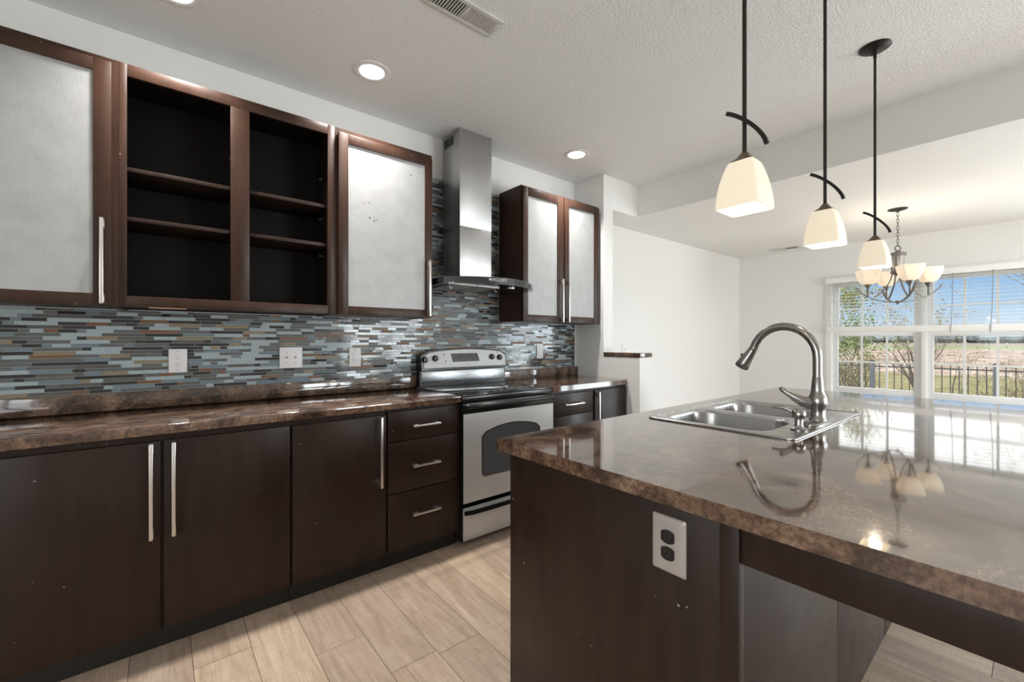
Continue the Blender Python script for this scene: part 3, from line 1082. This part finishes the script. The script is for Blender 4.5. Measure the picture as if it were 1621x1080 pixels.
# backguard
BG0, BG1 = 1.4005, 2.156
def bg_profile(y, x0, x1, z0, ze, zc):
    pts = [(x0, y, z0), (x1, y, z0)]
    n = 14
    for i_ in range(n + 1):
        u = i_ / n
        s_e = 1 - max(0, 1 - min(u, 1 - u) / .035) ** 2
        pts.append((x1 + (x0 - x1) * u, y, ze - .020 * (1 - s_e) + (zc - ze) * (1 - (2 * u - 1) ** 2)))
    return pts
b_ = MB()
b_.loft([bg_profile(2.785, BG0, BG1, .917, 1.158, 1.187), bg_profile(2.725, BG0, BG1, .917, 1.160, 1.189)])
bgd = b_.build('backguard', M['black'], rg, smooth=25)
b_ = MB()
b_.loft([bg_profile(2.726, BG0, BG1, 1.030, 1.160, 1.189), [(p[0], 2.702 + (p[2] - 1.03) * .10, p[2]) for p in bg_profile(0, BG0 + .002, BG1 - .002, 1.034, 1.158, 1.187)]])
hb = b_.build('control_housing', M['black'], bgd, smooth=25)
def tilt(x, z, out=.0):
    return (x, 2.7005 + (z - 1.03) * .10 - out, z)
b_ = MB()
pf = bg_profile(0, BG0 + .022, BG1 - .014, 1.050, 1.150, 1.178)
b_.loft([[(p[0], 2.7035 + (p[2] - 1.03) * .10, p[2]) for p in pf], [tilt(p[0], p[2], .0005) for p in pf]])
b_.build('control_panel', M['ctrl'], bgd, smooth=25)
MB().box(BG0 + .012, BG1 - .012, 2.7215, 2.726, .942, 1.024, .001).build('splash_panel', M['splash'], bgd)
for xk, zk in ((1.431, 1.110), (1.511, 1.118), (2.009, 1.118), (2.085, 1.112)):
    kb = MB().lathe(tilt(xk, zk), [(.0225, .0005), (.0225, -.004), (.019, -.018), (.017, -.020)], 20, 'Y')
    kb.box(xk - .004, xk + .004, 2.676 + (zk - 1.03) * .1, 2.684 + (zk - 1.03) * .1, zk - .017, zk + .021, .001)
    kb.build('knob', M['black'], bgd)
for xk, zk in ((1.584, 1.143), (1.596, 1.095), (2.067, 1.151)):
    MB().lathe(tilt(xk, zk), [(.005, 0), (.005, -.002)], 10, 'Y').build('indicator', M['black'], bgd)
dq = [(1.655, 1.088), (1.894, 1.088), (1.872, 1.149), (1.642, 1.149)]
dsp = MB().loft([[tilt(x_, z_, .0) for x_, z_ in dq], [tilt(x_, z_, .0014) for x_, z_ in dq]]).build('display', M['blackglass'], bgd, smooth=0)
pr = MB()
rnd = random.Random(4)
for rowz, cols in ((1.143, (1.66, 1.672, 1.83, 1.845)), (1.131, (1.658, 1.678, 1.688, 1.76, 1.828, 1.848)), (1.119, (1.662, 1.752, 1.84)), (1.106, (1.672, 1.70, 1.726, 1.745, 1.765, 1.79, 1.815, 1.84, 1.858)), (1.097, (1.674, 1.706, 1.79, 1.818, 1.852))):
    for xx in cols:
        a = tilt(xx, rowz, .0017)
        pr.box(a[0], a[0] + rnd.uniform(.005, .013), a[1] - .0002, a[1] + .0005, rowz - .0018, rowz + .0012)
pr.build('display_markings', M['dash'], dsp, smooth=0)
lgo = MB()
cpt = tilt(1.777, 1.066, .001)
for i_ in range(20):
    a0, a1 = 2 * PI * i_ / 20, 2 * PI * (i_ + 1) / 20
    ro, ri = .0085, .0073
    lgo.bm.faces.new([lgo.bm.verts.new((cpt[0] + r_ * math.cos(a), cpt[1], cpt[2] + r_ * math.sin(a))) for r_, a in ((ri, a0), (ri, a1), (ro, a1), (ro, a0))])
lg_ = lgo.build('logo_ring', M['dash'], bgd, smooth=0)
text('GE', 'logo_text', M['dash'], bgd, (cpt[0], cpt[1], cpt[2]), (math.radians(84), 0, 0), .0085, .0002)

# ================================================================== OUTLETS
def wall_plate(name, label, cat, x, z, y, wd_=.0755, ht=.121):
    t = thing(name, label, cat, (x, y, z))
    MB().box(x - wd_ / 2, x + wd_ / 2, y - .006, y - .0002, z - ht / 2, z + ht / 2, .003, 2).build('plate', M['plate'], t)
    return t
def decora(t, x, z, y, blank=False):
    rc = MB().box(x - .0168, x + .0168, y - .0085, y - .005, z - .0335, z + .0335, .0012).build('receptacle', M['plate'], t)
    if not blank:
        s = MB()
        for dz in (.017, -.017):
            s.box(x - .008, x - .0062, y - .0089, y - .0083, z + dz - .001, z + dz + .0075)
            s.box(x + .0062, x + .008, y - .0089, y - .0083, z + dz - .001, z + dz + .0055)
            s.lathe((x, y - .0083, z + dz - .0085), [(.0026, 0), (.0026, -.0006)], 8, 'Y')
        s.build('slots', M['dark_detail'], rc, smooth=0)
    for dz in (.048, -.048):
        MB().lathe((x, y - .006, z + dz), [(.003, .0003), (.003, -.0008)], 8, 'Y').build('screw', M['dash'], t)
t = wall_plate('wall_outlet', 'white outlet leftmost on tile, below the open-shelf cabinet', 'outlet', .072, 1.1425, TY)
decora(t, .072, 1.1425, TY)
t = wall_plate('wall_outlet', 'white outlet on tile to left of the range', 'outlet', .9725, 1.138, TY)
decora(t, .9725, 1.138, TY)
t = wall_plate('wall_outlet', 'white outlet on tile to right of the range', 'outlet', 2.595, 1.1465, TY)
decora(t, 2.595, 1.1465, TY, True)
t = wall_plate('light_switch', 'white double toggle switch plate on tile between two outlets', 'switch', .598, 1.145, TY, .122, .122)
for dx in (-.023, .023):
    MB().box(.598 + dx - .005, .598 + dx + .005, TY - .008, TY - .005, 1.133, 1.157).build('toggle_slot', M['plate'], t)
    MB().loft([[(.598 + dx + a, TY - .007, 1.145 + b2) for a, b2 in ((-.004, -.005), (.004, -.005), (.004, .005), (-.004, .005))],
               [(.598 + dx + a, TY - .022, 1.151 + b2) for a, b2 in ((-.003, -.003), (.003, -.003), (.003, .003), (-.003, .003))]]).build('toggle', M['nickelplate'], t)
    for dz in (.03, -.03):
        MB().lathe((.598 + dx, TY - .006, 1.145 + dz), [(.003, .0003), (.003, -.0008)], 8, 'Y').build('screw', M['dash'], t)
t = wall_plate('wall_jack', 'white wall jack plate on the dining wall above half wall', 'wall plate', 3.83, 1.150, YW - .0005, .075, .12)
MB().lathe((3.83, YW - .006, 1.150), [(.006, 0), (.006, -.004)], 10, 'Y').build('jack', M['dash'], t)

# ================================================================== ISLAND
IX0, IX1, IY0, IY1 = .888, 3.40, -.12, 1.168
isl = thing('island_cabinet', 'dark brown kitchen island cabinet with overhanging seating side', 'island', (1.7, .78, 0))
MB().box(.950, 3.33, .418, .436, .0005, .8748).box(.950, .968, .436, 1.13, .0005, .8748).box(3.312, 3.33, .436, 1.13, .0005, .8748).box(.968, 3.312, .436, 1.13, .0005, .095).box(.968, 3.312, 1.112, 1.13, .095, .8748).build('carcass', M['wood'], isl)
MB().box(.930, .949, .432, 1.147, .0005, .8748, .001).build('end_panel', M['wood'], isl)
MB().box(.924, .949, .391, .4315, .0005, .8748, .0015).build('corner_stile', M['wood'], isl)
for xa, xb in ((.985, 1.690), (1.693, 2.345), (2.348, 3.33)):
    MB().box(xa, xb, .411, .4175, .0005, .8748, .0006).build('back_panel', M['wood'], isl)
MB().box(.930, .952, IY0 + .04, .390, .786, .8748, .001).build('apron', M['wood'], isl)
MB().box(3.31, 3.33, IY0 + .04, .410, .786, .8748, .001).build('apron', M['wood'], isl)
MB().box(.952, 3.31, IY0 + .04, IY0 + .06, .786, .8748, .001).build('apron', M['wood'], isl)
for xa in (.955, 3.245):
    MB().box(xa, xa + .06, IY0 + .061, IY0 + .12, .0005, .8745, .002).build('leg', M['wood'], isl)
for k_ in range(4):
    xa = .96 + k_ * .592
    dd = MB().box(xa, xa + .585, 1.130, 1.15, .095, .846, .0015).build('door', M['wood'], isl)
    hx = xa + (.55 if k_ % 2 == 0 else .035)
    b_ = MB().box(hx - .006, hx + .006, 1.179, 1.19, .47, .84, .0018)
    for zc in (.49, .82):
        b_.box(hx - .006, hx + .006, 1.149, 1.180, zc - .015, zc + .015)
    b_.build('handle', M['pull'], dd)

SX0, SX1, SY0, SY1 = 1.625, 2.452, .512, 1.065
it = MB()
it.plate([(IX0, IY0), (IX1, IY0), (IX1, IY1), (IX0, IY1)], [[(SX0 + .03, SY0 + .03), (SX1 - .03, SY0 + .03), (SX1 - .03, SY1 - .03), (SX0 + .03, SY1 - .03)]], .8752, .914)
ito = it.build('island_countertop', M['lam'], org=(1.7, .78, .8752), smooth=0)
tag(ito, 'large glossy brown laminate island countertop around the sink', 'countertop')

# island outlet on the end panel
ot = thing('island_outlet', 'satin metal outlet plate with black sockets on island end', 'outlet', (.93, .551, .768))
px = .9295
def yz_loop(hy, hz, r_, x_, n=4):
    return [(x_, p[0], p[1]) for p in rrect(.551, .768, hy, hz, r_, n)]
MB().loft([yz_loop(.043, .066, .005, px), yz_loop(.043, .066, .005, px - .002), yz_loop(.040, .063, .006, px - .0045), yz_loop(.032, .055, .006, px - .0065)]).build('plate', M['nickelplate'], ot, smooth=20)
for dz in (.0195, -.0195):
    L1 = [(px - .006, .551 + max(-.0135, min(.0135, .0175 * math.cos(a))) * 1.25, .768 + dz + .0158 * math.sin(a)) for a in [2 * PI * i_ / 24 for i_ in range(24)]]
    L2 = [(px - .0095, p[1], p[2]) for p in L1]
    rc = MB().loft([L1, L2]).build('receptacle', M['black'], ot, smooth=20)
    s = MB()
    for dy in (-.0065, .0065):
        s.box(px - .0099, px - .0093, .551 + dy - .001, .551 + dy + .001, .768 + dz, .768 + dz + .008)
    s.lathe((px - .0093, .551, .768 + dz - .007), [(.0024, 0), (.0024, -.0006)], 8, 'X')
    s.build('slots', M['dark_detail'], rc, smooth=0)
MB().lathe((px - .0064, .551, .768), [(.0035, 0), (.003, -.0012)], 10, 'X').build('screw', M['chrome'], ot)

# ------------------------------------------------------------------ sink
sk = thing('sink', 'double-bowl stainless steel sink set into the island countertop', 'sink', (2.04, .79, .914))
B = [(1.838, .825, .172, .205), (2.236, .825, .172, .205)]
rim = MB()
holes = [rrect(cx_, cy_, hx, hy, .085, 8) for cx_, cy_, hx, hy in B]
rim.plate(rrect((SX0 + SX1) / 2, (SY0 + SY1) / 2, (SX1 - SX0) / 2, (SY1 - SY0) / 2, .022, 5), holes, .9145, .9185)
rim.build('rim', M['sink'], sk, smooth=20)
edge = MB()
Lo = rrect((SX0 + SX1) / 2, (SY0 + SY1) / 2, (SX1 - SX0) / 2, (SY1 - SY0) / 2, .022, 5)
edge.tube([(p[0], p[1], .9175) for p in Lo + [Lo[0]]], .0038, 6, cap=False)
edge.build('rim_bead', M['sink'], sk)
for cx_, cy_, hx, hy in B:
    loops = []
    for g_, z_, r_ in ((0, .9186, .085), (.004, .915, .083), (.007, .905, .082), (.014, .80, .078), (.022, .742, .072), (.05, .724, .055), (.09, .721, .04)):
        loops.append([(p[0], p[1], z_) for p in rrect(cx_, cy_, hx - g_, hy - g_, r_, 8)])
    bs = MB().loft(loops, False, True).build('basin', M['sink'], sk, smooth=50)
    MB().lathe((cx_, cy_, .7215), [(.043, 0), (.043, .002), (.034, .003), (.030, -.0005), (.004, -.0005)], 24).build('drain', M['chrome'], bs)

# ------------------------------------------------------------------ faucet
FXc, FYc, FZc = 2.040, .562, .9186
fc = thing('faucet', 'brushed nickel gooseneck pull-down faucet behind the sink', 'faucet', (FXc, FYc, FZc))
L0 = rrect(FXc, FYc, .128, .033, .032, 8)
MB().loft([[(p[0], p[1], FZc + z_) for p in rrect(FXc, FYc, .128 - g_, .033 - g_, .032 - g_, 8)] for g_, z_ in ((0, 0), (0, .005), (.006, .010))]).build('deck_plate', M['nickel'], fc, smooth=40)
MB().lathe((FXc, FYc, FZc + .0095), [(.031, 0), (.031, .004), (.027, .008), (.027, .048), (.030, .055), (.0335, .068), (.0335, .082), (.030, .096), (.0245, .108), (.0225, .120), (.0185, .168), (.0172, .172)], 28).build('body', M['nickel'], fc, smooth=50)
pts = [(FXc, FYc, 1.08), (FXc, FYc, 1.12), (FXc, FYc, 1.165)]
R_ = .122
zc_ = 1.178
for i_ in range(0, 15):
    a = PI - (PI - .28) * i_ / 14
    pts.append((FXc, FYc + R_ + R_ * math.cos(a), zc_ + R_ * 1.05 * math.sin(a)))
MB().tube(pts, .0168, 18, up=(1, 0, 0)).build('spout', M['nickel'], fc, smooth=60)
e0 = Vector(pts[-1])
dv = (Vector(pts[-1]) - Vector(pts[-2])).normalized()
dv = (dv + Vector((0, .22, 0))).normalized()
sh = MB().tube([e0 + dv * s for s in (-.004, .0, .004, .010, .03, .075, .098, .102)], [.0172, .0184, .0172, .0180, .0205, .0270, .0295, .0270], 20, up=(1, 0, 0)).build('spray_head', M['nickel'], fc, smooth=60)
bt = e0 + dv * .05 + Vector((0, .021, .008))
MB().lathe(bt, [(.010, -.004), (.010, .004), (.006, .006)], 12, 'Y').build('spray_button', M['black'], sh)
lv = [Vector((FXc - .012, FYc + .022, FZc + .075)), Vector((FXc - .03, FYc + .045, FZc + .085)), Vector((FXc - .045, FYc + .07, FZc + .100)), Vector((FXc - .055, FYc + .092, FZc + .116)), Vector((FXc - .060, FYc + .108, FZc + .130)), Vector((FXc - .062, FYc + .114, FZc + .135))]
MB().tube(lv, [.026, .0225, .0155, .0115, .0105, .005], 14).build('lever', M['nickel'], fc, smooth=60)

DXc, DYc = 1.822, .560
sd = thing('soap_dispenser', 'short brushed nickel soap dispenser beside the faucet', 'soap dispenser', (DXc, DYc, FZc))
MB().lathe((DXc, DYc, FZc), [(.027, 0), (.027, .004), (.017, .010), (.0135, .018), (.0135, .040)], 24).build('base', M['nickel'], sd, smooth=50)
MB().lathe((DXc, DYc, FZc), [(.012, .040), (.019, .043), (.0225, .052), (.0225, .062), (.020, .071), (.013, .077), (.004, .079)], 24).build('pump_head', M['nickel'], sd, smooth=50)
MB().tube([(DXc, DYc + .012, FZc + .060), (DXc - .004, DYc + .035, FZc + .072), (DXc - .008, DYc + .060, FZc + .077), (DXc - .012, DYc + .085, FZc + .074)], [.008, .0072, .0065, .0055], 10).build('nozzle', M['nickel'], sd, smooth=60)

# ================================================================== PENDANT LIGHTS
def pendant(px_, label):
    py_ = .527
    t = thing('pendant_light', label, 'pendant light', (px_, py_, CEIL), 'pendant lights above the island')
    cp = MB().lathe((px_, py_, CEIL), [(.066, -.0005), (.066, -.004), (.058, -.010), (.035, -.017), (.012, -.022), (.008, -.024)], 32).build('canopy', M['bronze'], t, smooth=50)
    for a in (0.6, 3.74):
        MB().lathe((px_ + .028 * math.cos(a), py_ + .028 * math.sin(a), CEIL - .018), [(.005, 0), (.005, -.006), (.003, -.009)], 10).build('screw', M['black'], cp)
    rod = MB().tube([(px_, py_, CEIL - .022), (px_, py_, CEIL - .055)], .0075, 10)
    rod.tube([(px_, py_, CEIL - .055), (px_, py_, 1.772)], .0058, 10)
    rod.build('rod', M['bronze'], t)
    ar = []
    for i_ in range(11):
        u = i_ / 10
        # arc in the plane of the rod, concave downwards
        yy = py_ + .046 - .106 * (1 - (1 - u) ** 1.42)
        z_ = 1.905 - .122 * u ** 1.16
        ar.append((px_ - .006, yy, z_))
    MB().strap(ar, .0055, .0052, (1, 0, 0)).build('arc_ornament', M['bronze'], t)
    def sq(h, r_, z_, n=3):
        return [(p[0], p[1], z_) for p in rrect(px_, py_, h, h, r_, n)]
    MB().loft([sq(.0085, .008, 1.779), sq(.012, .011, 1.774), sq(.020, .012, 1.762), sq(.030, .010, 1.7535), sq(.034, .009, 1.749)]).build('shade_cap', M['bronze_brown'], t, smooth=50)
    prof = []
    for i_ in range(11):
        u = i_ / 10
        prof.append((.0335 + (.0585 - .0335) * math.sin(u * PI / 2) ** .85, 1.7495 - u * .132))
    outer = [sq(h, .009, z_) for h, z_ in prof]
    inner = [sq(h - .004, .007, z_) for h, z_ in reversed(prof)]
    MB().loft(outer + inner, False, True).build('shade', M['shade'], t, smooth=40)
    b2 = MB().lathe((px_, py_, 1.652), [(.003, -.031), (.016, -.027), (.026, -.015), (.029, 0), (.025, .016), (.016, .035), (.013, .06), (.013, .09)], 20).build('bulb', M['bulb'], t, smooth=60)
    add_light('bulb_light', 'POINT', (px_, py_, 1.622), 1.4, (1, .86, .66), parent=t, shadow_soft_size=.02)
    return t
p1 = pendant(1.280, 'pendant light nearest the camera with square cream glass shade')
for xx, lb in ((2.005, 'middle pendant light of the three hanging over the island'), (2.812, 'farthest pendant light with its canopy visible, near the chandelier')):
    c_ = copy_tree(p1, None, (xx - 1.280, 0, 0))
    c_['label'] = lb

# ================================================================== CHANDELIER
CX, CY = 5.203, .814
cd = thing('chandelier', 'four-arm dining chandelier with upturned cream glass bowls', 'chandelier', (CX, CY, CEIL_D))
MB().lathe((CX, CY, CEIL_D), [(.072, -.0005), (.072, -.004), (.060, -.010), (.03, -.016), (.010, -.024), (.006, -.030)], 28).build('canopy', M['bronze'], cd, smooth=50)
cn_ = MB()
z = CEIL_D - .032
k_ = 0
while z > 2.115:
    pts = []
    for i_ in range(13):
        a = 2 * PI * i_ / 12
        u, v = .0085 * math.cos(a), .019 * math.sin(a)
        pts.append((CX + (u if k_ % 2 else 0), CY + (0 if k_ % 2 else u), z - .016 + v))
    cn_.tube(pts, .0021, 6, cap=False)
    z -= .0305
    k_ += 1
cn_.build('chain', M['bronze'], cd)
lp_ = [(CX + .026 * .774 * math.cos(2 * PI * i_ / 16), CY - .026 * .633 * math.cos(2 * PI * i_ / 16), 2.083 + .022 * math.sin(2 * PI * i_ / 16)) for i_ in range(17)]
MB().tube(lp_, .004, 6, cap=False).build('loop', M['bronze'], cd)
col_ = MB().lathe((CX, CY, 0), [(.006, 2.062), (.015, 2.058), (.040, 2.044), (.060, 2.040), (.062, 2.030), (.062, 2.012), (.050, 2.008), (.048, 2.000), (.047, 1.875), (.052, 1.868), (.050, 1.855), (.020, 1.840), (.010, 1.835)], 28)
col_.build('column', M['pewter'], cd, smooth=35)
ang0 = math.radians(30)
for q in range(4):
    a = ang0 + q * PI / 2
    dx, dy = math.cos(a), math.sin(a)
    def P(r_, z_):
        return (CX + dx * r_, CY + dy * r_, z_)
    side = (-dy, dx, 0)
    arm = []
    for i_ in range(15):
        u = i_ / 14
        an = PI / 2 * u * .80
        arm.append(P(.330 * math.sin(an), 1.592 + .215 * (1 - math.cos(an))))
    am = MB().strap(arm, .0085, .0035, side).build('arm', M['pewter'], cd, smooth=50)
    st = []
    for i_ in range(13):
        u = i_ / 12
        st.append(P(.040 + .135 * u ** 2.1, 1.875 - .237 * u))
    st = [P(.044, 1.88)] + st[1:]
    MB().strap(st, .0065, .003, side).build('strap', M['pewter'], am, smooth=50)
    rs_ = .220
    MB().lathe(P(rs_, 0), [(.0085, 1.652), (.0085, 1.715), (.012, 1.728), (.026, 1.754), (.029, 1.762)], 16).build('shade_holder', M['pewter'], am, smooth=50)
    def sqr(h, r_, z_):
        out_ = []
        for p in rrect(0, 0, h, h, r_, 4):
            out_.append((CX + dx * (rs_ + p[0]) - dy * p[1], CY + dy * (rs_ + p[0]) + dx * p[1], z_))
        return out_
    pf = [(.030, .02, 1.763), (.047, .022, 1.775), (.062, .022, 1.805), (.072, .018, 1.845), (.079, .014, 1.895)]
    lo_ = [sqr(h, r_, z_) for h, r_, z_ in pf]
    li_ = [sqr(h - .004, r_ - .003, z_ + .003 * (i_ < 4)) for i_, (h, r_, z_) in reversed(list(enumerate(pf)))]
    MB().loft(lo_ + li_, True, True).build('glass_bowl', M['shade_c'], am, smooth=45)
    MB().lathe(P(rs_, 1.776), [(.012, 0), (.013, .02), (.024, .05), (.026, .065), (.018, .085), (.004, .092)], 14).build('bulb', M['bulb'], am, smooth=60)
    add_light('bulb_light', 'POINT', P(rs_, 1.874), 1.3, (1, .88, .70), parent=cd, shadow_soft_size=.03)
MB().lathe((CX, CY, 0), [(.004, 1.572), (.010, 1.578), (.012, 1.588), (.020, 1.596), (.020, 1.603), (.008, 1.606)], 16).build('finial', M['pewter'], cd, smooth=50)

# ================================================================== CEILING FIXTURES
DOWN_W = 10.0
def downlight(x_, y_, label):
    t = thing('recessed_light', label, 'ceiling light', (x_, y_, CEIL), 'recessed lights along the cabinet wall')
    MB().lathe((x_, y_, CEIL), [(.062, -.0004), (.098, -.0004), (.098, -.003), (.092, -.006), (.068, -.006), (.064, -.002)], 36, cap=False).build('trim_ring', M['trim'], t, smooth=50)
    MB().lathe((x_, y_, CEIL), [(.066, -.0008), (.066, -.003), (.04, -.0045), (.004, -.005)], 32).build('lens', M['down'], t, smooth=60)
    d_ = add_light('lamp_light', 'AREA', (x_, y_, CEIL - .012), DOWN_W, (1, .96, .92), parent=t, shape='DISK', size=.12)
    d_.data.spread = math.radians(105)
    return t
d1 = downlight(.909, 2.335, 'recessed ceiling light in front of the open-shelf cabinet and hood')
for dx, lb in ((2.586 - .909, 'recessed ceiling light above the right-hand upper cabinet'), (.047 - .909, 'recessed ceiling light cut off by the top edge of the photo')):
    c_ = copy_tree(d1, None, (dx, 0.01 if dx > 0 else -.012, 0))
    c_['label'] = lb

def register(x0, x1, y0, y1, zc, label, long_x=True):
    t = thing('ceiling_vent', label, 'vent', ((x0 + x1) / 2, (y0 + y1) / 2, zc))
    z1, z0 = zc - .0003, zc - .007
    m_ = .022
    if long_x:
        mid = [(x0 + m_, (x0 + x1) / 2 - .006), ((x0 + x1) / 2 + .006, x1 - m_)]
    else:
        mid = [(y0 + m_, (y0 + y1) / 2 - .006), ((y0 + y1) / 2 + .006, y1 - m_)]
    f = MB()
    f.box(x0, x1, y0, y0 + m_, z0, z1, .002)
    f.box(x0, x1, y1 - m_, y1, z0, z1, .002)
    f.box(x0, x0 + m_, y0 + m_, y1 - m_, z0, z1, .001)
    f.box(x1 - m_, x1, y0 + m_, y1 - m_, z0, z1, .001)
    if long_x:
        f.box(mid[0][1], mid[1][0], y0 + m_, y1 - m_, z0, z1, .001)
    else:
        f.box(x0 + m_, x1 - m_, mid[0][1], mid[1][0], z0, z1, .001)
    f.build('frame', M['register'], t)
    MB().box(x0 + m_, x1 - m_, y0 + m_, y1 - m_, z1 - .0012, z1 - .0004).build('duct_opening', M['duct'], t, smooth=0)
    v = MB()
    for h, (a, b2) in enumerate(mid):
        n = 11
        for i_ in range(n):
            c_ = a + (b2 - a) * (i_ + .5) / n
            tl = -.0045 if h == 0 else .0045
            w_ = .0012
            if long_x:
                v.loft([[(c_ - tl - w_, yy, z1 - .0014), (c_ - tl + w_, yy, z1 - .0014), (c_ + tl + w_, yy, z0 + .0005), (c_ + tl - w_, yy, z0 + .0005)] for yy in (y0 + m_, y1 - m_)])
            else:
                v.loft([[(xx, c_ - tl - w_, z1 - .0014), (xx, c_ - tl + w_, z1 - .0014), (xx, c_ + tl + w_, z0 + .0005), (xx, c_ + tl - w_, z0 + .0005)] for xx in (x0 + m_, x1 - m_)])
    v.build('louvers', M['register'], t, smooth=0)
    return t
register(.892, 1.245, 1.580, 1.708, CEIL, 'white louvred ceiling vent at top centre of the kitchen ceiling')
register(6.24, 6.38, 1.93, 2.27, CEIL_D, 'small white vent on the dining ceiling by window wall', False)
